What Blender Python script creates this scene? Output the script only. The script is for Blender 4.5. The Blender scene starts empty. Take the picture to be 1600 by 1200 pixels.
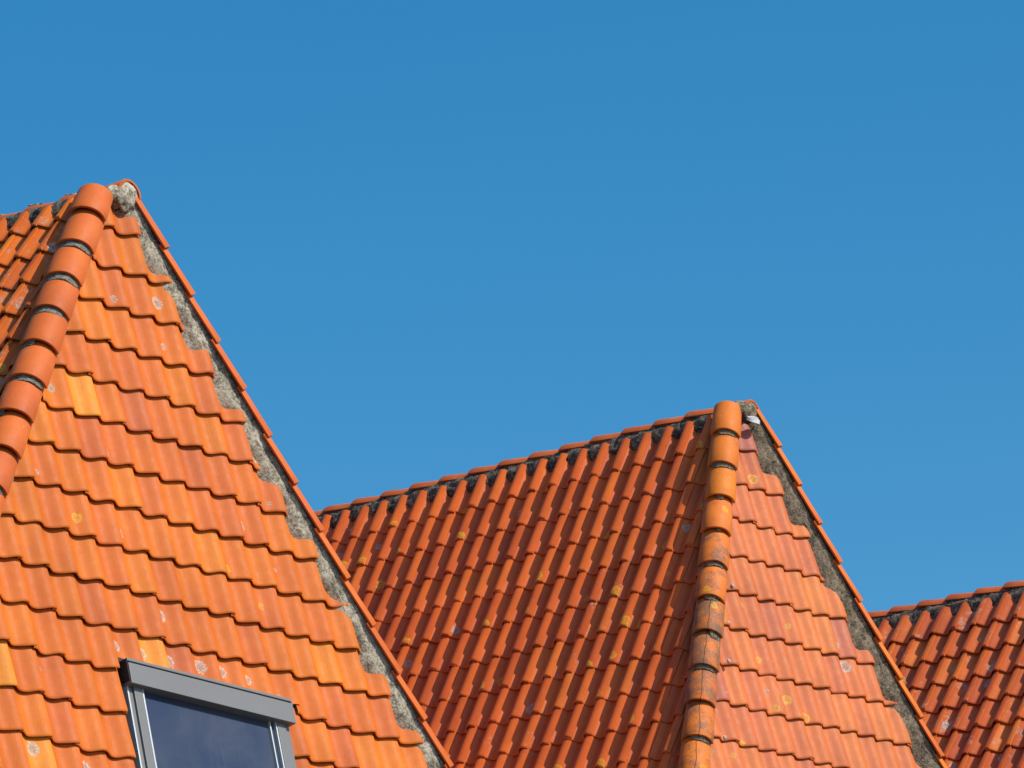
import bpy, bmesh, math, random
from mathutils import Vector, Matrix, noise
random.seed(11)
SC = bpy.context.scene
COL = SC.collection
rad = math.radians

# ------------------------------------------------------------------ camera
F_PX = 8062.77                      # focal length in pixels of a 1600 px wide picture
PITCH, ROLL = rad(16.5479), rad(-0.4258)
EYE = Vector((0, 0, 1.6))
fwd = Vector((0, math.cos(PITCH), math.sin(PITCH)))
right = Vector((1, 0, 0)); up = right.cross(fwd)
cr = math.cos(ROLL)*right + math.sin(ROLL)*up
cu = -math.sin(ROLL)*right + math.cos(ROLL)*up
cd = bpy.data.cameras.new('camera'); cam = bpy.data.objects.new('camera', cd); COL.objects.link(cam)
cd.sensor_width = 36; cd.lens = F_PX*36/1600; cd.clip_start = .5; cd.clip_end = 3000
m = Matrix((cr, cu, -fwd)).transposed().to_4x4(); m.translation = EYE
cam.matrix_world = m
SC.camera = cam
SC.render.resolution_x, SC.render.resolution_y = 1024, 768

# ------------------------------------------------------------------ light
SUN_EL, SUN_AZ = rad(48), rad(-60.5)    # azimuth measured from the -Y axis towards +X
S = Vector((math.cos(SUN_EL)*math.sin(-SUN_AZ), -math.cos(SUN_EL)*math.cos(SUN_AZ), math.sin(SUN_EL)))
w = bpy.data.worlds.new('World'); SC.world = w; w.use_nodes = True
nt = w.node_tree; nt.nodes.clear()
sky = nt.nodes.new('ShaderNodeTexSky'); sky.sky_type = 'NISHITA'; sky.sun_disc = False
sky.sun_elevation = SUN_EL; sky.sun_rotation = math.atan2(S.x, S.y)
sky.air_density = 1.0; sky.dust_density = 1.9; sky.ozone_density = 4.0; sky.altitude = 0
hs = nt.nodes.new('ShaderNodeHueSaturation'); hs.inputs['Saturation'].default_value = 1.415
hs.inputs['Hue'].default_value = .489; hs.inputs['Value'].default_value = 1.0
bg = nt.nodes.new('ShaderNodeBackground'); bg.inputs['Strength'].default_value = .146
ow = nt.nodes.new('ShaderNodeOutputWorld')
nt.links.new(sky.outputs[0], hs.inputs['Color']); nt.links.new(hs.outputs[0], bg.inputs[0]); nt.links.new(bg.outputs[0], ow.inputs[0])
sd = bpy.data.lights.new('sun', 'SUN'); sd.energy = 5.0; sd.angle = rad(.5); sd.color = (1, .955, .88)
so = bpy.data.objects.new('sun', sd); COL.objects.link(so); so.rotation_euler = S.to_track_quat('Z', 'Y').to_euler()
SC.view_settings.view_transform = 'Standard'; SC.view_settings.look = 'None'
SC.view_settings.exposure = 0.0; SC.view_settings.gamma = 1; SC.view_settings.use_curve_mapping = False

# ------------------------------------------------------------------ node helpers
class G:
    def __init__(s, name):
        s.m = bpy.data.materials.new(name); s.m.use_nodes = True; s.t = s.m.node_tree
        s.t.nodes.clear()
        s.out = s.t.nodes.new('ShaderNodeOutputMaterial'); s.p = s.t.nodes.new('ShaderNodeBsdfPrincipled')
        s.t.links.new(s.p.outputs[0], s.out.inputs[0])
    def L(s, a, b): s.t.links.new(a, b)
    def put(s, sock, v):
        if hasattr(v, 'is_output') or isinstance(v, bpy.types.NodeSocket): s.L(v, sock)
        else: sock.default_value = v
    def math(s, op, a, b=0., c=None, clamp=False):
        n = s.t.nodes.new('ShaderNodeMath'); n.operation = op; n.use_clamp = clamp
        s.put(n.inputs[0], a); s.put(n.inputs[1], b)
        if c is not None: s.put(n.inputs[2], c)
        return n.outputs[0]
    def vmath(s, op, a, b=(0, 0, 0)):
        n = s.t.nodes.new('ShaderNodeVectorMath'); n.operation = op
        s.put(n.inputs[0], a); s.put(n.inputs[1], b)
        return n.outputs['Value'] if op in ('LENGTH', 'DOT_PRODUCT') else n.outputs[0]
    def mix(s, f, a, b, mode='MIX'):
        n = s.t.nodes.new('ShaderNodeMix'); n.data_type = 'RGBA'; n.blend_type = mode
        s.put(n.inputs[0], f); s.put(n.inputs[6], a); s.put(n.inputs[7], b); return n.outputs[2]
    def noise(s, vec, scale, detail=3, rough=.55, dist=0):
        n = s.t.nodes.new('ShaderNodeTexNoise'); s.L(vec, n.inputs['Vector'])
        n.inputs['Scale'].default_value = scale; n.inputs['Detail'].default_value = detail
        n.inputs['Roughness'].default_value = rough; n.inputs['Distortion'].default_value = dist
        return n.outputs[0]
    def voro(s, vec, scale):
        n = s.t.nodes.new('ShaderNodeTexVoronoi'); s.L(vec, n.inputs['Vector']); n.inputs['Scale'].default_value = scale
        return n.outputs['Distance']
    def rng(s, v, a, b, c=0., d=1., smooth=False):
        n = s.t.nodes.new('ShaderNodeMapRange'); n.clamp = True
        if smooth: n.interpolation_type = 'SMOOTHSTEP'
        s.put(n.inputs[0], v)
        for i, x in enumerate((a, b, c, d)): s.put(n.inputs[1+i], x)
        return n.outputs[0]
    def ramp(s, v, stops):
        n = s.t.nodes.new('ShaderNodeValToRGB'); s.L(v, n.inputs[0]); e = n.color_ramp.elements
        while len(e) < len(stops): e.new(.5)
        for x, (p, c) in zip(e, stops): x.position = p; x.color = (*c, 1)
        return n.outputs[0]
    def attr(s, name, o='Fac'):
        n = s.t.nodes.new('ShaderNodeAttribute'); n.attribute_type = 'OBJECT'; n.attribute_name = name; return n.outputs[o]
    def local(s):
        n = s.t.nodes.new('ShaderNodeTexCoord'); return n.outputs['Object']
    def rand(s):
        n = s.t.nodes.new('ShaderNodeObjectInfo'); return n.outputs['Random']
    def bump(s, h, strength, dist):
        n = s.t.nodes.new('ShaderNodeBump'); s.L(h, n.inputs['Height'])
        n.inputs['Strength'].default_value = strength; n.inputs['Distance'].default_value = dist
        s.L(n.outputs[0], s.p.inputs['Normal'])

def lin(r, g, b):
    f = lambda c: (c/255/12.92) if c/255 <= .04045 else ((c/255+.055)/1.055)**2.4
    return (f(r), f(g), f(b))

def clay(name, stops, rough=.58, spec=.18, wear_col=(.42, .33, .25), streak=.25):
    g = G(name); P = g.local(); rnd = g.rand()
    off = g.t.nodes.new('ShaderNodeCombineXYZ')
    g.L(g.math('MULTIPLY', rnd, 91.), off.inputs[0]); g.L(g.math('MULTIPLY', rnd, 57.), off.inputs[1])
    Q = g.vmath('ADD', P, off.outputs[0])
    tint = g.attr('tint')
    base = g.ramp(tint, stops)
    # firing streaks that run down the tile
    Qs = g.vmath('MULTIPLY', Q, (1, .16, 1))
    s1 = g.rng(g.noise(Qs, 26, 4, .6), .38, .66)
    s2 = g.rng(g.noise(Q, 5, 3), .35, .7)
    dull = g.mix(1, base, (.80, .80, .98, 1), 'MULTIPLY')
    c = g.mix(g.math('MULTIPLY', s1, streak), base, dull)
    warm = g.mix(1, base, (1.10, 1.22, 1.15, 1), 'MULTIPLY')
    c = g.mix(g.math('MULTIPLY', s2, .6), c, warm)
    ge = g.t.nodes.new('ShaderNodeNewGeometry')
    wp = g.noise(ge.outputs['Position'], 1.1, 4, .65)
    c = g.mix(1, c, g.ramp(wp, [(.32, (.84, .82, .82)), (.68, (1.09, 1.08, 1.05))]), 'MULTIPLY')
    run = g.rng(g.noise(g.vmath('MULTIPLY', Q, (1, .12, 1)), 55, 3, .7), .56, .72)
    c = g.mix(g.math('MULTIPLY', run, .28), c, (.20, .085, .04, 1))
    # fine grain and pores
    fn = g.noise(Q, 240, 3, .7)
    c = g.mix(1, c, g.ramp(fn, [(.3, (.86, .86, .86)), (.7, (1.08, 1.08, 1.08))]), 'MULTIPLY')
    pore = g.rng(g.voro(Q, 42), .085, .04)
    pm = g.math('MULTIPLY', pore, g.rng(g.noise(Q, 9, 2), .54, .60))
    c = g.mix(g.math('MULTIPLY', pm, .7), c, (.10, .05, .03, 1))
    # weather wear: pale crust clustered on the pan
    wear = g.attr('wear')
    wn = g.noise(Q, 30, 5, .75); wn2 = g.noise(Q, 7, 2)
    wm = g.rng(g.math('ADD', g.math('MULTIPLY', wn, .6), g.math('MULTIPLY', wn2, .4)), g.math('SUBTRACT', .66, g.math('MULTIPLY', wear, .16)), g.math('SUBTRACT', .70, g.math('MULTIPLY', wear, .13)))
    wm = g.math('MULTIPLY', wm, g.rng(wear, 0, .15))
    c = g.mix(g.math('MULTIPLY', wm, .55), c, (*wear_col, 1))
    # soot / dark algae
    soot = g.attr('soot')
    sn = g.math('ADD', g.math('MULTIPLY', g.noise(Q, 75, 5, .85), .6), g.math('MULTIPLY', g.noise(Q, 8, 3), .4))
    sm = g.rng(sn, g.math('SUBTRACT', .70, g.math('MULTIPLY', soot, .26)), g.math('SUBTRACT', .76, g.math('MULTIPLY', soot, .24)))
    sm = g.math('MULTIPLY', sm, g.rng(soot, 0, .1))
    c = g.mix(g.math('MULTIPLY', sm, .78), c, (.115, .085, .06, 1))
    # one grey lichen colony per tile (x, y, radius held on the object)
    def colony(nm, wob):
        v = g.attr(nm, 'Vector'); sp = g.t.nodes.new('ShaderNodeSeparateXYZ'); g.L(v, sp.inputs[0])
        q = g.t.nodes.new('ShaderNodeSeparateXYZ'); g.L(P, q.inputs[0])
        dx = g.math('SUBTRACT', q.outputs[0], sp.outputs[0]); dy = g.math('MULTIPLY', g.math('SUBTRACT', q.outputs[1], sp.outputs[1]), .8)
        d = g.math('SQRT', g.math('ADD', g.math('MULTIPLY', dx, dx), g.math('MULTIPLY', dy, dy)))
        d = g.math('ADD', d, g.math('MULTIPLY', g.math('SUBTRACT', g.noise(Q, wob, 4, .8), .5), .075))
        r = sp.outputs[2]
        inside = g.math('MULTIPLY', g.rng(g.math('SUBTRACT', r, d), 0, .004), g.rng(r, .001, .004))
        rel = g.math('DIVIDE', d, g.math('MAXIMUM', r, .001))
        return inside, rel
    ins, rel = colony('spot', 45)
    gm = g.math('MULTIPLY', ins, g.rng(g.noise(Q, 85, 4, .8), .42, .50))
    lc = g.mix(g.rng(rel, .35, .8), g.ramp(g.noise(Q, 120, 3, .8), [(.4, (.13, .125, .12)), (.62, (.42, .40, .36))]), g.ramp(g.noise(Q, 120, 3, .8), [(.38, (.30, .24, .18)), (.55, (.58, .53, .45))]))
    c = g.mix(g.math('MULTIPLY', gm, .9), c, lc)
    ins, rel = colony('moss', 30)
    ym = g.math('MULTIPLY', ins, g.math('MAXIMUM', g.rng(rel, .55, .8), g.rng(g.noise(Q, 90, 3, .7), .45, .6)))
    c = g.mix(g.math('MULTIPLY', ym, .85), c, (.56, .34, .02, 1))
    # hairline crack
    cs = g.t.nodes.new('ShaderNodeSeparateXYZ'); g.L(P, cs.inputs[0])
    wig = g.math('MULTIPLY', g.math('SUBTRACT', g.noise(Q, 3.2, 2), .5), .06)
    cm = g.math('MULTIPLY', g.rng(g.math('ABSOLUTE', g.math('ADD', cs.outputs[0], wig)), .0045, .002), g.attr('crack'))
    c = g.mix(cm, c, (.06, .035, .02, 1))
    g.L(c, g.p.inputs['Base Color'])
    ro = g.math('ADD', rough, g.math('MULTIPLY', g.math('SUBTRACT', g.noise(Q, 18, 3), .5), .25))
    g.L(g.math('ADD', ro, g.math('MULTIPLY', g.math('MAXIMUM', gm, wm), .3)), g.p.inputs['Roughness'])
    g.p.inputs['Specular IOR Level'].default_value = spec
    g.bump(g.math('ADD', g.math('MULTIPLY', fn, .4), g.math('ADD', g.noise(Q, 22, 3), g.math('MULTIPLY', gm, 1.2))), .35, .003)
    return g.m

def mortar_mat(name, dark, light, thr=(.35, .68)):
    g = G(name); P = g.local()
    n = g.math('ADD', g.math('MULTIPLY', g.noise(P, 48, 5, .75), .5), g.math('ADD', g.math('MULTIPLY', g.noise(P, 15, 3), .3), g.math('MULTIPLY', g.noise(P, 4, 3), .2)))
    c = g.ramp(n, [(thr[0], dark), ((thr[0]+thr[1])/2, tuple((a+b)/2 for a, b in zip(dark, light))), (thr[1], light)])
    sp = g.rng(g.noise(P, 150, 2, .8), .60, .66)
    c = g.mix(g.math('MULTIPLY', sp, .6), c, (.62, .58, .50, 1))
    dp = g.rng(g.noise(P, 95, 3, .8), .40, .33)
    c = g.mix(g.math('MULTIPLY', dp, .7), c, (.05, .045, .04, 1))
    crk = g.rng(g.voro(g.vmath('ADD', P, (3, 7, 1)), 6), .0, .03)
    g.L(c, g.p.inputs['Base Color']); g.p.inputs['Roughness'].default_value = .92
    g.p.inputs['Specular IOR Level'].default_value = .15
    g.bump(n, .8, .02)
    return g.m

def plain(name, col, rough=.6, metal=0., scale=8, var=.15, spec=.5):
    g = G(name); P = g.local()
    n = g.noise(P, scale, 4, .6)
    c = g.ramp(n, [(.3, tuple(x*(1-var) for x in col)), (.7, tuple(min(1, x*(1+var)) for x in col))])
    g.L(c, g.p.inputs['Base Color']); g.p.inputs['Roughness'].default_value = rough; g.p.inputs['Metallic'].default_value = metal
    g.p.inputs['Specular IOR Level'].default_value = spec
    g.bump(n, .2, .004)
    return g.m

M = {}
# tint runs red-brown .. orange .. yellow-orange
M['clay_a'] = clay('orange_clay', [(0, (.41, .100, .040)), (.2, (.48, .104, .022)), (.45, (.535, .120, .015)), (.7, (.57, .145, .012)), (.9, (.60, .178, .014)), (1, (.64, .215, .022))])
M['clay_am'] = clay('orange_clay_weathered', [(0, (.44, .085, .014)), (.5, (.57, .115, .010)), (1, (.66, .17, .012))], .5, .25, (.34, .30, .27))
M['clay_b'] = clay('red_clay', [(0, (.46, .076, .013)), (.5, (.59, .104, .014)), (1, (.66, .14, .016))], .42, .28)
M['clay_bh'] = clay('pale_red_clay', [(0, (.42, .125, .090)), (.2, (.48, .112, .036)), (.6, (.54, .134, .032)), (1, (.58, .165, .030))], .55, .22, (.46, .34, .25), .35)
M['clay_cap'] = clay('ridge_clay', [(0, (.50, .100, .024)), (.5, (.58, .128, .022)), (1, (.64, .18, .014))], .6, .2)
M['clay_c'] = clay('brown_red_clay', [(0, (.40, .070, .020)), (.5, (.52, .10, .018)), (1, (.62, .15, .02))], .42, .3, (.42, .32, .24))
M['mortar_light'] = mortar_mat('pale_mortar', (.10, .085, .06), (.47, .415, .31), (.42, .56))
M['mortar_mid'] = mortar_mat('weathered_mortar', (.05, .038, .025), (.33, .26, .17), (.42, .62))
M['mortar_dark'] = mortar_mat('dark_mortar', (.022, .016, .011), (.30, .24, .165), (.46, .64))  # darkest mortar tone, for the ridge and main-slope beds
M['mortar_joint'] = mortar_mat('joint_mortar_grey', (.05, .045, .035), (.30, .27, .21), (.40, .62))
M['deck'] = plain('dark_batten', (.07, .03, .02), .9)
M['back'] = plain('back_slope_clay', (.42, .12, .05), .6, scale=30)
M['brick'] = plain('brick_wall', (.30, .14, .09), .9, scale=20, var=.3)
M['ground'] = plain('ground', (.09, .085, .075), .95, scale=.3, var=.3)
M['alu'] = plain('grey_aluminium', (.155, .152, .145), .45, .0, 3, .04)
M['alu_light'] = plain('pale_aluminium', (.50, .53, .52), .35, .3, 3, .05)
M['alu_dark'] = plain('dark_flashing', (.014, .013, .013), .8, .0, 20, .2)
M['white'] = plain('white_membrane', (.36, .37, .38), .7, 0, 30, .08)
def glass():
    g = G('sky_tinted_dusty_glass'); P = g.local()
    c = g.ramp(g.noise(P, 2.2, 4, .6, .6), [(.35, (.030, .040, .072)), (.7, (.056, .062, .086))])  # dark blue base colour stands in for the reflected sky, besides dust
    sp = g.math('MULTIPLY', g.rng(g.voro(P, 9), .035, .012), g.rng(g.noise(P, 3, 2), .45, .6))
    st = g.rng(g.noise(g.vmath('MULTIPLY', P, (1, .1, 1)), 22, 4, .7), .55, .75)
    c = g.mix(g.math('MULTIPLY', st, .12), c, (.16, .17, .2, 1))
    c = g.mix(g.math('MULTIPLY', sp, .6), c, (.5, .55, .6, 1))
    g.L(c, g.p.inputs['Base Color']); g.p.inputs['Roughness'].default_value = .06; g.p.inputs['IOR'].default_value = 1.5
    return g.m
M['glass'] = glass()

# ------------------------------------------------------------------ object helpers
def mesh(name, verts, faces, mat, smooth=True, sharp=None):
    me = bpy.data.meshes.new(name); me.from_pydata([tuple(v) for v in verts], [], faces); me.materials.append(M[mat])
    if smooth:
        me.shade_smooth()
        me.set_sharp_from_angle(angle=rad(40))
    me.update(); return me
def link(name, me, parent=None, mw=None):
    o = bpy.data.objects.new(name, me); COL.objects.link(o)
    if parent is not None: o.parent = parent
    if mw is not None: o.matrix_parent_inverse = Matrix(); o.matrix_basis = mw
    return o
def basis(X, Y, Zv, O):
    mm = Matrix((X, Y, Zv)).transposed().to_4x4(); mm.translation = O; return mm
def project(P):
    d = P-EYE; z = d.dot(fwd); return 800+F_PX*d.dot(cr)/z, 600-F_PX*d.dot(cu)/z

# ------------------------------------------------------------------ clay pantile
def tile_mesh(name, mat, wd, ex, H, pw, lift, cuts=(), jit=0, nx=14, flat=0, over=.030):
    """local x to the right, y up the slope, z out; the roll peaks on the joint at x=0 and x=wd"""
    r = random.Random(jit*7+3)
    x0, x1 = -.012, wd+over
    th = .013; Ltot = ex+.06
    wa, wb = r.uniform(-.0025, .0025), r.uniform(-.004, .004)
    def Sx(x):
        c_ = .5+.5*math.cos(2*math.pi*x/wd)
        if flat: c_ = max(0, (math.sqrt((c_-flat)**2+.004)+(c_-flat))/2/(1-flat))
        return H*c_**pw
    def lap(x):
        t = min(1, max(0, (x-wd*.55)/(wd*.45))); return .012*t*t*(3-2*t)
    def z(x, y): return Sx(x)+lap(x)+lift*(1-y/ex)+wa*math.sin(y*9)+wb*(x/wd-.5)*(1-y/ex)
    xs = [x0+(x1-x0)*i/(nx-1) for i in range(nx)]
    ys = [(0.0, -.007), (.007, -.0015), (.02, 0), (Ltot*.5, 0), (Ltot, 0)]
    V = []; Fc = []
    for yy, dz in ys:
        for x in xs: V.append((x, yy+(.003*math.sin(x*40+jit) if yy < .05 else 0), z(x, yy)+dz))
    for j in range(len(ys)-1):
        for i in range(nx-1):
            a = j*nx+i; Fc.append((a, a+1, a+nx+1, a+nx))
    b = len(V)                                   # lower nose, thickness
    for x in xs: V.append((x, .0015, z(x, 0)-th-.004))
    for i in range(nx-1): Fc.append((b+i, b+i+1, i+1, i))
    b2 = len(V)                                  # underside strip behind the nose
    for x in xs: V.append((x, .09, z(x, .09)-th-.004))
    for i in range(nx-1): Fc.append((b2+i, b2+i+1, b+i+1, b+i))
    c = len(V)                                   # right edge thickness
    for yy, dz in ys: V.append((x1, yy, z(x1, yy)+dz-.014))
    for j in range(len(ys)-1):
        a = j*nx+nx-1; Fc.append((a, c+j, c+j+1, a+nx))
    me = mesh(name, V, Fc, mat)
    if cuts: me = cut_mesh(me, cuts)
    return me
def cut_mesh(me, cuts):
    bm = bmesh.new(); bm.from_mesh(me)
    for (px, py), (nx_, ny_) in cuts:
        g = bm.verts[:]+bm.edges[:]+bm.faces[:]
        bmesh.ops.bisect_plane(bm, geom=g, plane_co=(px, py, 0), plane_no=(nx_, ny_, 0), clear_outer=True, dist=1e-5)
    ok = len(bm.faces) > 0
    bm.to_mesh(me); bm.free()
    return me if ok else None

# ------------------------------------------------------------------ half round cap tile (hip and ridge)
def cap_mesh(name, W, rise, L, taper=.9, tilt=.028, th=.018, jit=0, mat='clay_cap', flip=False):
    """x across, y from the low (wide) end upwards, z out, origin under the crown at the low end"""
    r = random.Random(jit)
    n = 16; V = []; Fc = []
    rho = (W*W/4+rise*rise)/(2*rise); tm = math.asin(min(1, W/2/rho)) if rise <= rho else math.pi-math.asin(W/2/rho)
    ys = [(0, -.004), (.006, 0), (L*.5, 0), (L, 0)]
    for inner in (0, 1):
        for y, e in ys:
            k = 1+(taper-1)*y/L
            R_ = (rho+e-(th if inner else 0))*k
            for i in range(n+1):
                a = -tm+2*tm*i/n
                zz = math.cos(a)*R_-(rho-rise)*k+tilt*(1-y/L)
                V.append((math.sin(a)*R_, y+.003*math.sin(3*a+jit)*(y < .01), zz))
    m_ = n+1; q = len(ys)*m_
    for j in range(len(ys)-1):
        for i in range(n):
            a = j*m_+i; Fc.append((a, a+1, a+m_+1, a+m_)); Fc.append((q+a+m_, q+a+m_+1, q+a+1, q+a))
    for i in range(n):
        Fc.append((q+i, q+i+1, i+1, i)); t = (len(ys)-1)*m_; Fc.append((t+i, t+i+1, q+t+i+1, q+t+i))
    for j in range(len(ys)-1):
        Fc.append((j*m_, (j+1)*m_, q+(j+1)*m_, q+j*m_)); e = n; Fc.append((j*m_+e, q+j*m_+e, q+(j+1)*m_+e, (j+1)*m_+e))
    return mesh(name, V, Fc, mat)
def crescent_mesh(name, W, rise, a0, a1, out, jit, mat):
    """mortar that fills the mouth of a cap tile; sticks out below its low end"""
    rho = (W*W/4+rise*rise)/(2*rise); n = 18; V = []; Fc = []
    tm = math.asin(min(1, W/2/rho))
    for j, (y, k) in enumerate(((.05, .0), (-out*.2, .0), (-out, .006), (-out*1.05, .030), (.0, .045))):
        for i in range(n+1):
            a = tm*(a0+(a1-a0)*i/n)
            edge = min(1, 6*min(i, n-i)/n)
            nz = noise.noise(Vector((i*.9, j*1.7, jit*3.1)))*.006
            R_ = rho-.020-k+nz
            V.append((math.sin(a)*R_, y*1.7*(.4+.6*edge)+nz*1.2, math.cos(a)*R_-(rho-rise)+.036))
    for j in range(4):
        for i in range(n):
            a = j*(n+1)+i; Fc.append((a, a+1, a+n+2, a+n+1))
    return mesh(name, V, Fc, mat)

def strip(name, P0, D, L, N, length, pts, mat, parent, seed, rough=.012, wob=.02, step=.022, scallop=None):
    """bed of mortar along D; pts are (lateral along L, height along N)"""
    V = []; Fc = []; n = int(length/step); k = len(pts); sub = 3; rows = (k-1)*sub+1
    for i in range(n+1):
        s = length*i/n
        for j in range(rows):
            a, b = divmod(j, sub)
            if a == k-1: lat, h = pts[-1]
            else:
                t = b/sub; lat = pts[a][0]*(1-t)+pts[a+1][0]*t; h = pts[a][1]*(1-t)+pts[a+1][1]*t
            f_ = 1-j/(rows-1)
            lat += f_*wob*(noise.noise(Vector((s*3.1, seed, 0)))+.5*noise.noise(Vector((s*9, seed, 4))))
            if scallop: lat += f_*scallop[0]*math.sin(2*math.pi*(s/scallop[1]+scallop[2]))
            h += rough*noise.noise(Vector((s*14, j*1.1, seed)))+rough*.6*noise.noise(Vector((s*42, j*2.9, seed+5)))
            V.append(P0+D*s+L*lat+N*h)
    for i in range(n):
        for j in range(rows-1):
            a = i*rows+j; Fc.append((a, a+1, a+rows+1, a+rows))
    c = sum((v for v in V), Vector())/len(V)
    me = mesh(name, [v-c for v in V], Fc, mat)
    return link(name, me, parent, Matrix.Translation(c-parent.matrix_basis.translation))

def box_bm(bm, x0, x1, y0, y1, z0, z1):
    v = [bm.verts.new(p) for p in ((x0, y0, z0), (x1, y0, z0), (x1, y1, z0), (x0, y1, z0), (x0, y0, z1), (x1, y0, z1), (x1, y1, z1), (x0, y1, z1))]
    for f in ((3, 2, 1, 0), (4, 5, 6, 7), (0, 1, 5, 4), (1, 2, 6, 5), (2, 3, 7, 6), (3, 0, 4, 7)): bm.faces.new([v[i] for i in f])
def boxes(name, lst, mat, parent, mw=None, bevel=.004):
    bm = bmesh.new()
    for b in lst: box_bm(bm, *b)
    if bevel: bmesh.ops.bevel(bm, geom=bm.edges[:], offset=bevel, segments=2, affect='EDGES', profile=.5)
    me = bpy.data.meshes.new(name); bm.to_mesh(me); bm.free(); me.materials.append(M[mat])
    return link(name, me, parent, mw)

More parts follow.
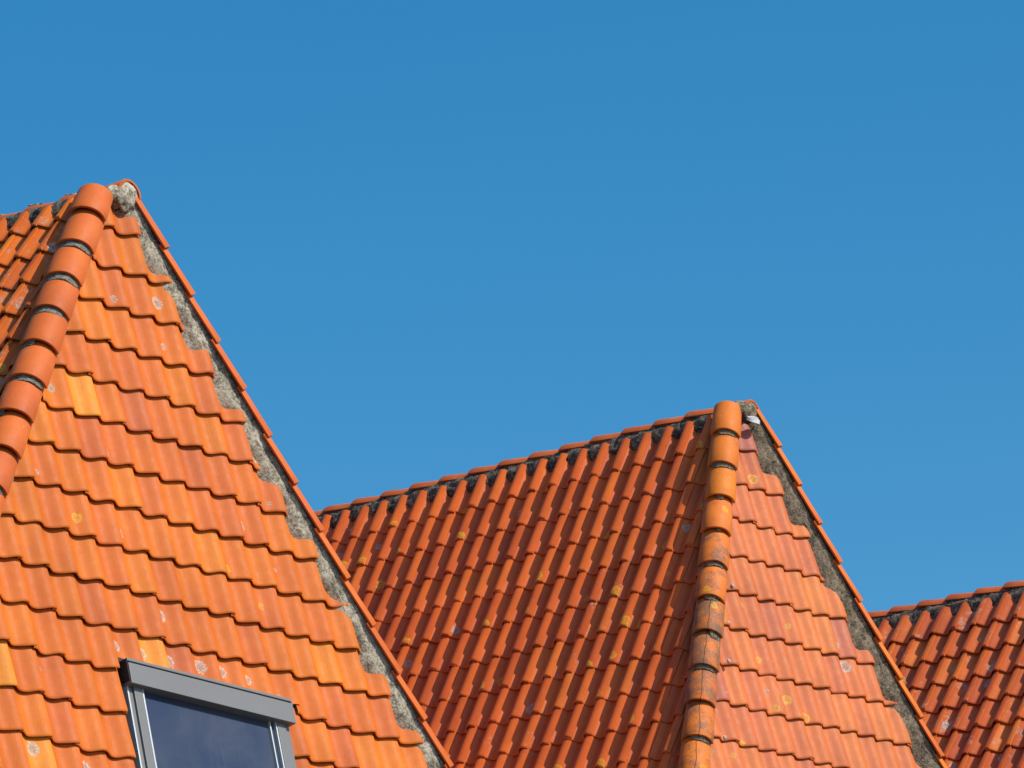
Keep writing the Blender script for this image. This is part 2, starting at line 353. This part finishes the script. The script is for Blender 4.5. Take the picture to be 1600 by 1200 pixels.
# ------------------------------------------------------------------ a house with a hipped roof
def in_view(P, mgn=70):
    x, y = project(P); return -mgn < x < 1600+mgn and -mgn < y < 1200+mgn
def build_house(cfg):
    A = Vector(cfg['A'])+Vector((0, 0, 1.6))
    R = Vector(cfg['R']).normalized(); Ev = Vector(cfg['E']).normalized(); Z = Vector((0, 0, 1))
    a, b, ar = rad(cfg['am']), rad(cfg['ah']), rad(cfg['ar'])
    wv = cfg['w']; Al, Ar = A-Ev*wv, A+Ev*wv
    Vh = math.cos(b)*R+math.sin(b)*Z; Nh = -math.sin(b)*R+math.cos(b)*Z
    Vm = math.cos(a)*Ev+math.sin(a)*Z; Nm = -math.sin(a)*Ev+math.cos(a)*Z
    Nr = math.sin(ar)*Ev+math.cos(ar)*Z
    DL = (-Ev/math.tan(a)-R/math.tan(b)-Z).normalized(); DR = (Ev/math.tan(ar)-R/math.tan(b)-Z).normalized()
    root = bpy.data.objects.new('tiled_house', None); COL.objects.link(root)
    root['label'] = cfg['label']; root['category'] = 'house'; root['group'] = 'row of houses with steep orange hipped roofs'
    Bs = A-Z*A.z; root.matrix_basis = Matrix.Translation(Bs); root.empty_display_size = 1
    T = lambda mw: Matrix.Translation(-Bs) @ mw
    drop, Lr = cfg['drop'], cfg['len']
    # decks (sheet with thickness just under the tiles)
    def deck(name, corners, N, mat='deck'):
        c = sum(corners, Vector())/len(corners)
        n = len(corners); V = [p-c for p in corners]+[p-c-N*.06 for p in corners]
        Fc = [tuple(range(n)), tuple(range(2*n-1, n-1, -1))]+[(i, i+n, (i+1) % n+n, (i+1) % n) for i in range(n)]
        return link(name, mesh(name, V, Fc, mat, False), root, T(Matrix.Translation(c))), c
    def down(P, D): return P+D*(drop/-D.z)
    o = -.035
    hip, hc = deck('hip_slope', [Al+Nh*o, Ar+Nh*o, down(Ar, DR)+Nh*o, down(Al, DL)+Nh*o], Nh)
    main, mc = deck('main_slope', [Al+Nm*o, down(Al, DL)+Nm*o, down(Al, -Vm)+R*Lr+Nm*o, Al+R*Lr+Nm*o], Nm)
    back, _ = deck('back_slope', [Ar+Nr*.02, Ar+R*Lr+Nr*.02, down(Ar, Ev/math.tan(ar)-Z)+R*Lr+Nr*.02, down(Ar, DR)+Nr*.02], Nr, 'back')
    # end gable wall far behind and the walls under the eaves
    el, er, fl, fr = down(Al, DL), down(Ar, DR), down(Al, -Vm)+R*Lr, down(Ar, Ev/math.tan(ar)-Z)+R*Lr
    ins = lambda p: p
    cw = (el+er+fl+fr)/4
    def wall(name, p, q, tops=()):
        p, q = p+(cw-p)*.06, q+(cw-q)*.06; p.z = q.z = el.z-.1
        n = (q-p).cross(Z).normalized()
        poly = [Vector((p.x, p.y, 0)), Vector((q.x, q.y, 0)), q]+list(tops)+[p]
        V = [v-Bs for v in poly]+[v-Bs-n*.25 for v in poly]; k = len(poly)
        Fc = [tuple(range(k)), tuple(range(2*k-1, k-1, -1))]+[(i, i+k, (i+1) % k+k, (i+1) % k) for i in range(k)]
        link(name, mesh(name, V, Fc, 'brick', False), root, Matrix())
    wall('front_wall', el, er); wall('side_wall', fl, el); wall('side_wall', er, fr)
    t0 = A+R*(Lr-.05)-Z*.2
    wall('gable_wall', fr, fl, [t0+(cw-fl).project(R)*.06])

    # hip limits as cut lines in slope coordinates
    def to2(P, O, U, V): d = P-O; return d.dot(U), d.dot(V)
    count = {}
    def lay(face, O, U, V, N, c, side):
        wd, ex = c['wd'], c['ex']
        cuts_all = []
        if side == 'hip':
            for P, D, sg in ((Al, DL, 1), (Ar, DR, -1)):
                d2 = Vector((D.dot(U), D.dot(V))).normalized(); nrm = Vector((-d2.y, d2.x))
                if nrm.x*sg > 0: nrm = -nrm          # outward normal, away from the slope
                cuts_all.append((Vector(to2(P, O, U, V))-nrm*c['trim'][0 if sg > 0 else 1], nrm))
        else:
            d2 = Vector((DL.dot(U), DL.dot(V))).normalized(); nrm = Vector((-d2.y, d2.x))
            if nrm.x < 0: nrm = -nrm
            cuts_all.append((Vector(to2(Al, O, U, V))-nrm*c['trim'][0], nrm))
        cuts_all.append((Vector((0, c.get('top', -.05))), Vector((0, 1))))
        sk = cfg.get('skylight') if side == 'hip' else None
        variants = [tile_mesh('roof_tile', c['mat'], wd, ex, c['H'], c['pw'], c['lift'], jit=k, flat=c.get('flat', 0), over=c.get('over', .03)) for k in range(5)]
        fo = face.matrix_basis.translation+Bs
        rr = random.Random(cfg['seed']+len(side))
        for row in range(c['rows']):
            vb = c['v0']-ex*row
            for col in range(c['k0'], c['k1']):
                u0 = c['u0']+wd*col
                cen = O+U*(u0+wd/2)+V*(vb+ex/2)
                if not in_view(cen): continue
                if cfg.get('hide') and cfg['hide'](*project(cen)): continue
                crn = [(u0, vb), (u0+wd, vb), (u0, vb+ex), (u0+wd, vb+ex)]
                cuts = []; dead = False
                for co, nn in cuts_all:
                    ds = [(Vector(p)-co).dot(nn) for p in crn]
                    if min(ds) > -.02: dead = True
                    elif max(ds) > -.04: cuts.append(((co.x-u0, co.y-vb), (nn.x, nn.y)))
                if sk and not dead:
                    (sl, sr, st) = sk
                    uc = u0+wd/2
                    if sl-.02 < uc < sr+.02:
                        if vb+ex*.15 < st: 
                            if u0+wd > sr+.03 and vb+ex*.6 < st: cuts.append(((sr-u0, 0), (-1, 0)))
                            elif u0 < sl-.03 and vb+ex*.6 < st: cuts.append(((sl-u0, 0), (1, 0)))
                            elif vb+ex < st+.03: dead = True
                            else: cuts.append(((0, st-vb), (0, -1)))
                    elif vb+ex*.5 < st+.02:
                        if u0 < sr < u0+wd: cuts.append(((sr-u0, 0), (-1, 0)))
                        if u0 < sl < u0+wd+.03: cuts.append(((sl-u0, 0), (1, 0)))
                if dead: continue
                if cuts:
                    hit = sum(all((Vector((u0+wd*(i+.5)/5, vb+ex*(j+.5)/5))-co).dot(nn) < 0 for co, nn in cuts_all) for i in range(5) for j in range(5))
                    if hit < 5: continue
                jv = rr.randrange(5)
                me = variants[jv] if not cuts else tile_mesh('roof_tile', c['mat'], wd, ex, c['H'], c['pw'], c['lift'], cuts, jv, flat=c.get('flat', 0), over=c.get('over', .03))
                if me is None: continue
                jx, jy, jr = rr.gauss(0, .0028), rr.gauss(0, .005), rr.gauss(0, .007)
                mw = basis(U, V, N, O+U*(u0+jx)+V*(vb+jy)+N*(-.0+rr.gauss(0, .001))) @ Matrix.Rotation(jr, 4, 'Z') @ Matrix.Rotation(rr.gauss(0, .006), 4, 'Y')
                ob = link('roof_tile', me, face, Matrix.Translation(-fo) @ mw)
                count[side] = count.get(side, 0)+1
                c['style'](ob, rr, row, col, u0, vb)
    lay(hip, A, Ev, Vh, Nh, cfg['hip'], 'hip')
    lay(main, Al, -R, Vm, Nm, cfg['main'], 'main')
    print(cfg['label'], count)

    # cap tiles along the hips and the ridge
    def caps(name, P, D, N, c, rr, cres=None):
        N = (N-D*N.dot(D)).normalized(); X = (-D).cross(N).normalized()
        N = Matrix.Rotation(c.get('roll', 0), 3, D) @ N; X = (-D).cross(N).normalized()
        for i in range(c['n0'], c['n1']):
            s1 = c['s0']+c['ds']*i; s0_ = s1-c['ds']-.045
            if s0_ < c.get('smin', -.02): s0_ = c.get('smin', -.02)
            end = P+D*s1
            x, y = project(end)
            if not (-90 < x < 1690 and -90 < y < 1290): continue
            if cfg.get('hide') and cfg['hide'](x, y): continue
            L = s1-s0_
            me = cap_mesh(name, c['W'], c['rise'], L, jit=i+cfg['seed'], mat=c['mat'], taper=c.get('taper', .9), tilt=c.get('tilt', .03))
            O = end+N*(c['h']-c['rise'])+X*(c.get('shift', 0)+rr.gauss(0, .003))
            mw = basis(X, -D, N, O) @ Matrix.Rotation(rr.gauss(0, .008), 4, 'Z') @ Matrix.Rotation(rr.gauss(0, .006), 4, 'X')
            ob = link(name, me, root, T(mw)); c['style'](ob, rr, i)
            if cres and cres(i):
                a0, a1, out = cres(i)
                cm = crescent_mesh('joint_mortar', c['W'], c['rise'], a0, a1, out, i+cfg['seed'], c.get('mm', 'mortar_light'))
                link('joint_mortar', cm, ob, Matrix())
    rr = random.Random(cfg['seed']+77)
    NL, NR = (Nh+Nm).normalized(), (Nh+Nr).normalized()
    caps('hip_tile', Al, DL, NL, cfg['lh'], rr, cfg['lh'].get('cres'))
    caps('hip_tile', Ar, DR, NR, cfg['rh'], rr, cfg['rh'].get('cres'))
    caps('ridge_tile', A, R, Z, cfg['ridge'], rr, None)
    # mortar beds
    mb = cfg['mortar']
    LhR = (-(Ev-DR*Ev.dot(DR))); LhR = (LhR-Nh*LhR.dot(Nh)).normalized()
    LhL = (Ev-DL*Ev.dot(DL)); LhL = (LhL-Nh*LhL.dot(Nh)).normalized()
    LmL = (R-DL*R.dot(DL)); LmL = (LmL-Nm*LmL.dot(Nm)).normalized()
    strip('mortar_bed', Ar, DR, LhR, Nh, cfg['hl'], mb['rh'], mb['mat_h'], root, cfg['seed']+1, .010, .022, scallop=mb['scallop'])
    strip('mortar_bed', Al, DL, LhL, Nh, cfg['hl'], mb['lh'], mb['mat_h'], root, cfg['seed']+2, .008, .010)
    strip('mortar_bed', Al, DL, LmL, Nm, cfg['hl'], mb['lm'], mb['mat_r'], root, cfg['seed']+3, .010, .015)
    strip('mortar_bed', Al-R*.05, R, -Vm, Nm, cfg['rl'], mb['r'], mb['mat_r'], root, cfg['seed']+4, .016, .03)
    return dict(root=root, A=A, Al=Al, Ar=Ar, R=R, E=Ev, Vh=Vh, Nh=Nh, Vm=Vm, Nm=Nm, DL=DL, DR=DR, T=T, hip=hip, NL=NL, NR=NR, Bs=Bs)

# ------------------------------------------------------------------ weathering of single tiles
def style(pg, py, wear=(0, 0), tint=(.5, .2), special=None):
    def f(ob, rr, row, col, u0, vb):
        t = min(.93, max(.12, rr.gauss(*tint)))
        if rr.random() < .025: t = 1.0
        ob['tint'] = t
        ob['spot'] = (rr.uniform(.07, .2), rr.uniform(.06, .3), rr.choice((.018, .026, .034, .050)) if rr.random() < pg else 0.)
        ob['moss'] = (rr.uniform(.02, .2), rr.uniform(.0, .2), rr.uniform(.018, .045) if rr.random() < py else 0.)
        ob['wear'] = max(0., rr.uniform(*wear))
        if special: special(ob, rr, row, col, u0, vb)
    return f
def sp1(ob, rr, row, col, u0, vb):
    if row == 11 and -1.0 < u0+.15 < .85:      # a lichen colony on every tile just above the skylight
        ob['spot'] = (.15+rr.uniform(-.035, .035), .24+rr.uniform(-.025, .03), rr.uniform(.032, .062))
def sp2m(ob, rr, row, col, u0, vb):            # crust gathers near the hip, low down
    k = max(0, 1-(abs(u0-(vb*.45)))/1.3)*min(1, max(0, -vb-1.0)/1.5)
    ob['wear'] = k*rr.uniform(.2, .8)
    if rr.random() < .2: ob['moss'] = (rr.uniform(.15, .30), rr.uniform(.0, .07), rr.uniform(.03, .058))
def sp2h(ob, rr, row, col, u0, vb):
    k = max(0, 1-abs(u0-(vb*.42+.5))/1.0)*min(1, max(0, -vb-1.8)/1.0)
    ob['wear'] = k*rr.uniform(.2, .8)
    if k > .2 and rr.random() < .35: ob['moss'] = (rr.uniform(.05, .2), rr.uniform(.02, .3), rr.uniform(.02, .04))
    if row == 0: ob['tint'] = .03
    elif rr.random() < .02: ob['tint'] = .08
def capstyle(tint=(.35, .12), soot=0, crack=False):
    def f(ob, rr, i):
        ob['tint'] = min(1, max(0, rr.gauss(*tint))); ob['soot'] = soot*min(.66, max(0, i/12+.28))*rr.uniform(.8, 1.15)
        ob['spot'] = (0, 0, 0.); ob['moss'] = (rr.uniform(-.05, .08), rr.uniform(.05, .3), .03 if (soot and rr.random() < .3) else 0.)
        ob['crack'] = 1. if crack and i >= 6 else 0.
        ob['wear'] = rr.uniform(.05, .45)
    return f

def line_left(x0, y0, k, mg): return lambda x, y: x < x0+k*(y-y0)-mg

h1 = build_house(dict(seed=5, label='nearest house with bright orange tiled hip roof and a grey framed skylight, at left',
    A=(-3.2514, 39.6627, 13.3357), R=(-.7718, .6359, 0), E=(.6359, .7718, 0), am=58.24, ah=76.12, ar=59.76, w=.17, drop=6.3, len=9,
    skylight=(-.972, .935, -4.285), hl=6.0, rl=3.2,
    hip=dict(wd=.2955, ex=.3707, u0=.466-.2955*20, v0=-.293, rows=16, k0=0, k1=34, H=.060, pw=1.0, lift=.038, mat='clay_a', trim=(.04, .045), top=-.03,
             style=style(.14, .03, (0, .12), (.46, .13), sp1)),
    main=dict(wd=.256, ex=.364, u0=-.209-.256*14, v0=-.279, rows=14, k0=0, k1=16, H=.066, pw=.8, flat=.08, lift=.034, mat='clay_am', trim=(.03, 0), top=-.02,
             style=style(.3, .02, (.2, .9), (.42, .2))),
    lh=dict(s0=.335, ds=.413, n0=0, n1=14, W=.325, rise=.125, h=.15, smin=-.03, mm='mortar_joint', mat='clay_cap', style=capstyle((.35, .12)), tilt=.048, cres=lambda i: [None, (-.9, .95, .030), (-.9, .95, .032), (-.9, .95, .030), (-.9, -.2, .02), (-.95, .9, .028), (-.95, -.4, .022), (-.95, -.3, .03), (-.9, .9, .025)][i % 9]),
    rh=dict(s0=.448, ds=.437, n0=0, n1=14, W=.25, rise=.052, h=.150, smin=-.03, mat='clay_cap', style=capstyle((.3, .08)), roll=0),
    ridge=dict(s0=.42, ds=.415, n0=0, n1=7, W=.36, rise=.10, h=.125, smin=.03, mat='clay_cap', style=capstyle((.15, .08))),
    mortar=dict(mat_h='mortar_light', mat_r='mortar_dark', scallop=(.022, .3707/.88, .25),
        rh=[(.165, .010), (.10, .080), (.05, .105), (0, .125), (-.06, .12)], lh=[(.15, .02), (.10, .07), (0, .1)], lm=[(.16, .0), (.10, .05), (0, .08)],
        r=[(.15, -.01), (.11, .045), (.03, .06), (-.05, .035), (-.10, .0)])))

h2 = build_house(dict(seed=9, label='middle house with red tiled main slope and sooty hip tiles, behind the skylight roof',
    A=(1.9946, 44.1835, 12.8029), R=(-.7301, .6834, 0), E=(.6834, .7301, 0), am=65.85, ah=75.26, ar=65.06, w=.12, drop=6.3, len=9,
    hl=5.0, rl=7.5, hide=line_left(265, 385, .553, 70),
    hip=dict(wd=.2435, ex=.381, u0=.045-.2435*16, v0=-.367, rows=12, k0=0, k1=28, H=.048, pw=.85, lift=.028, over=.046, mat='clay_bh', trim=(.03, .03), top=-.02,
             style=style(.05, .04, (0, .15), (.5, .18), sp2h)),
    main=dict(wd=.2555, ex=.3775, u0=-.381-.2555*24, v0=-.405, rows=13, k0=0, k1=34, H=.078, pw=.72, flat=.27, lift=.023, over=.052, mat='clay_b', trim=(.03, 0), top=-.04,
             style=style(.05, .08, (0, .1), (.5, .16), sp2m)),
    lh=dict(s0=.331, ds=.390, n0=0, n1=13, W=.275, rise=.115, h=.14, smin=-.05, mat='clay_cap', style=capstyle((.85, .12), 1.4, True), mm='mortar_mid', tilt=.045,
            cres=lambda i: [(-.5, .85, .025), (-.7, .9, .026), (-.2, .2, .02), (-.0, .25, .012), (-.8, .9, .02), (-.3, .8, .02), (.1, .9, .035), (-.9, .9, .02), None, (-.4, .9, .02), (-.6, .95, .03)][i % 11]),
    rh=dict(s0=.36, ds=.388, n0=0, n1=13, W=.235, rise=.050, h=.165, smin=-.03, mat='clay_cap', style=capstyle((.6, .15), .25)),
    ridge=dict(s0=.484, ds=.3834, n0=0, n1=18, W=.31, rise=.085, h=.12, smin=-.06, mat='clay_cap', style=capstyle((.3, .08)), tilt=.034),
    mortar=dict(mat_h='mortar_mid', mat_r='mortar_dark', scallop=(.02, .381/.88, .1),
        rh=[(.150, .006), (.09, .066), (.05, .10), (0, .135), (-.06, .13)], lh=[(.13, .0), (.09, .05), (0, .1)], lm=[(.14, .0), (.10, .05), (0, .08)],
        r=[(.17, -.01), (.12, .045), (.03, .055), (-.05, .03), (-.09, .0)])))

h3 = build_house(dict(seed=14, label='farthest house at right edge, brownish worn tiles with pale crust and a black mortared ridge',
    A=(6.3779, 47.9010, 12.4043), R=(-.7417, .6707, 0), E=(.6707, .7417, 0), am=59.93, ah=75.26, ar=62, w=.12, drop=6.3, len=9,
    hl=5.0, rl=6.0, hide=line_left(1220, 697, .522, 70),
    hip=dict(wd=.2435, ex=.381, u0=.117-.2435*16, v0=-.367, rows=12, k0=0, k1=28, H=.04, pw=1.0, lift=.030, mat='clay_bh', trim=(.03, .09), style=style(.05, .04)),
    main=dict(wd=.252, ex=.348, u0=-2.171-.252*14, v0=-.42, rows=11, k0=0, k1=22, H=.066, pw=.72, flat=.10, lift=.032, mat='clay_c', trim=(.03, 0), top=-.06,
             style=style(.12, .06, (.15, .95), (.45, .2))),
    lh=dict(s0=.331, ds=.390, n0=0, n1=13, W=.275, rise=.115, h=.14, mat='clay_cap', style=capstyle((.85, .1), 1.0)),
    rh=dict(s0=.36, ds=.388, n0=0, n1=13, W=.24, rise=.08, h=.175, mat='clay_cap', style=capstyle((.6, .15), .25)),
    ridge=dict(s0=1.996-.355*4, ds=.355, n0=0, n1=18, W=.31, rise=.085, h=.12, mat='clay_cap', style=capstyle((.1, .08), .9), tilt=.036),
    mortar=dict(mat_h='mortar_mid', mat_r='mortar_dark', scallop=(.02, .4, .1),
        rh=[(.2, .01), (.12, .08), (.05, .12), (0, .135), (-.06, .13)], lh=[(.13, .0), (.09, .05), (0, .1)], lm=[(.14, .0), (.10, .05), (0, .08)],
        r=[(.19, -.02), (.14, .02), (.03, .05), (-.05, .03), (-.09, .0)])))

# ------------------------------------------------------------------ mortar caps at the two hip peaks
def lump(name, pts_r, H_, c, mat, parent, seed, amp=.018):
    """rough mortar lump: ellipsoid squashed by its radii"""
    bm = bmesh.new(); bmesh.ops.create_icosphere(bm, subdivisions=4, radius=1)
    for v in bm.verts:
        n_ = noise.noise(v.co*2.3+Vector((seed, 0, 0)))+.5*noise.noise(v.co*6+Vector((0, seed, 0)))+.3*noise.noise(v.co*14)
        v.co = Vector((v.co.x*pts_r[0], v.co.y*pts_r[1], v.co.z*pts_r[2]))*(1+n_*amp/min(pts_r))
    me = bpy.data.meshes.new(name); bm.to_mesh(me); bm.free(); me.materials.append(M[mat]); me.shade_smooth()
    return link(name, me, parent, c)
for h, W_, rs, top, se, mt in ((h1, .27, .135, .195, .10, 'mortar_light'), (h2, .22, .10, .145, .075, 'mortar_mid')):
    O = h['A']+h['E']*se-h['R']*.13+Vector((0, 0, top-rs))
    me = cap_mesh('ridge_tile', W_, rs, .34, taper=.96, tilt=.01, mat='clay_cap')
    ob = link('ridge_tile', me, h['root'], h['T'](basis((h['R']).cross(Vector((0, 0, 1))), h['R'], Vector((0, 0, 1)), O)))
    ob['tint'] = .15
    lump('mortar_cap', (W_*.47, .05, rs*1.0), 0, h['T'](basis(h['E'], -h['R'], Vector((0, 0, -1)), O+h['R']*.035+Vector((0, 0, .0)))), mt, h['root'], 3, .008)
    O = h['A']+h['E']*(se-.03)+h['Vh']*.04+h['Nh']*.05
    lump('mortar_cap', (W_*.62, .10, .09), 0, h['T'](basis(h['E'], h['Vh'], h['Nh'], O)), mt, h['root'], 8, .012)
    O = h['A']-h['E']*.01-h['R']*.06+Vector((0, 0, .045))
    lump('mortar_cap', (.11, .09, .09), 0, h['T'](basis(h['E'], -h['R'], Vector((0, 0, -1)), O)), mt, h['root'], 12, .012)
# whitish mortar daubed over the ridge joints of the near roof
for k in range(3):
    O = h1['A']+h1['R']*(.42+.415*k-.02)+Vector((0, 0, .135))-h1['E']*.02
    lump('joint_mortar', (.055, .085, .026), 0, h1['T'](basis(h1['E'], h1['R'], Vector((0, 0, 1)), O)), 'mortar_light', h1['root'], 20+k, .012)
# scrap of white membrane under the mortar cap of the middle roof
def scrap():
    V = []; Fc = []; n = 8
    for th in (0, -.004):
        for j in range(5):
            for i in range(n+1):
                t = i/n*2-1; x = t*.08; y = -.0-.085*(1-t*t*.75)*j/4
                V.append((x, y, .045-.03*t*t+.018*math.sin(j*1.3+i*.7)*j/4+th))
    q = 5*(n+1)
    for j in range(4):
        for i in range(n):
            a = j*(n+1)+i; Fc.append((a, a+n+1, a+n+2, a+1)); Fc.append((q+a, q+a+1, q+a+n+2, q+a+n+1))
    return mesh('flashing', V, Fc, 'white')
O = h2['A']+h2['E']*.035-h2['Vh']*.075+h2['Nh']*.14
sc = link('flashing', scrap(), h2['root'], h2['T'](basis(h2['E'], h2['Vh'], h2['Nh'], O))); sc['label'] = 'white scrap of membrane under the peak mortar'
# little white clips at the left ends of tile rows of the middle hip slope
for k, (u, v) in enumerate(((-.80, -1.86), (-.98, -2.25), (-1.10, -2.64), (-1.40, -3.41))):
    O = h2['A']+h2['E']*(u+.07)+h2['Vh']*v+h2['Nh']*.075
    lump('clip', (.016, .02, .014), 0, h2['T'](basis(h2['E'], h2['Vh'], h2['Nh'], O)), 'white', h2['root'], 40+k, .003)

# ------------------------------------------------------------------ skylight
h = h1
E_, V_, N_ = h['E'], h['Vh'], h['Nh']
base = h['A']+V_*-4.285
mw = h['T'](basis(E_, V_, N_, base))
ul, ur, bot = -.915, .925, -1.85
sky_o = boxes('skylight', [(ul, ul+.055, bot, -.01, -.03, .075), (ur-.055, ur, bot, -.01, -.03, .075), (ul+.055, ur-.055, bot, bot+.09, -.03, .075), (ul+.055, ur-.055, -.10, -.01, -.03, .075)], 'alu', h['root'], mw)
sky_o['label'] = 'grey aluminium skylight with a dark blue pane'
def sub(name, lst, mat, bevel=.003): return boxes(name, lst, mat, sky_o, Matrix(), bevel)
sub('hood', [(ul-.012, ur+.012, -.215, -.044, .045, .145), (ul-.012, ur+.012, -.026, -.002, .03, .138), (ul-.004, ur+.004, -.046, -.024, .02, .085)], 'alu')
sub('side_rail', [(ul+.060, ul+.155, bot+.09, -.17, .0, .092)], 'alu'); sub('side_rail', [(ur-.155, ur-.060, bot+.09, -.17, .0, .092)], 'alu')
sub('trim', [(ul+.158, ul+.172, bot+.09, -.17, .0, .088)], 'alu_light', .002); sub('trim', [(ur-.172, ur-.158, bot+.09, -.17, .0, .088)], 'alu_light', .002)
sub('trim', [(ul-.006, ul+.010, bot, -.20, .0, .082)], 'alu_light', .002); sub('trim', [(ur-.235, ur-.222, bot+.09, -.17, .0, .080)], 'alu_light', .002)
sub('pane', [(ul+.172, ur-.172, bot+.09, -.16, .045, .060)], 'glass', .001)
sub('flashing', [(ul-.07, ul-.008, bot, -.02, -.03, .012), (ur+.008, ur+.03, bot, -.02, -.03, .05), (ul-.03, ur+.03, -.005, .03, -.03, .06)], 'alu_dark', .002)
sub('hinge_plate', [(ul-.022, ul-.013, -.19, -.01, .03, .135)], 'alu_dark', .002); sub('hinge_plate', [(ur+.013, ur+.022, -.21, -.01, .03, .135)], 'alu', .002)

# ------------------------------------------------------------------ ground
gv = [(math.cos(t*math.pi/24)*1500, math.sin(t*math.pi/24)*1500, 0) for t in range(48)]
gme = mesh('ground', gv, [tuple(range(48))], 'ground', False)
go = link('ground', gme); go['kind'] = 'structure'
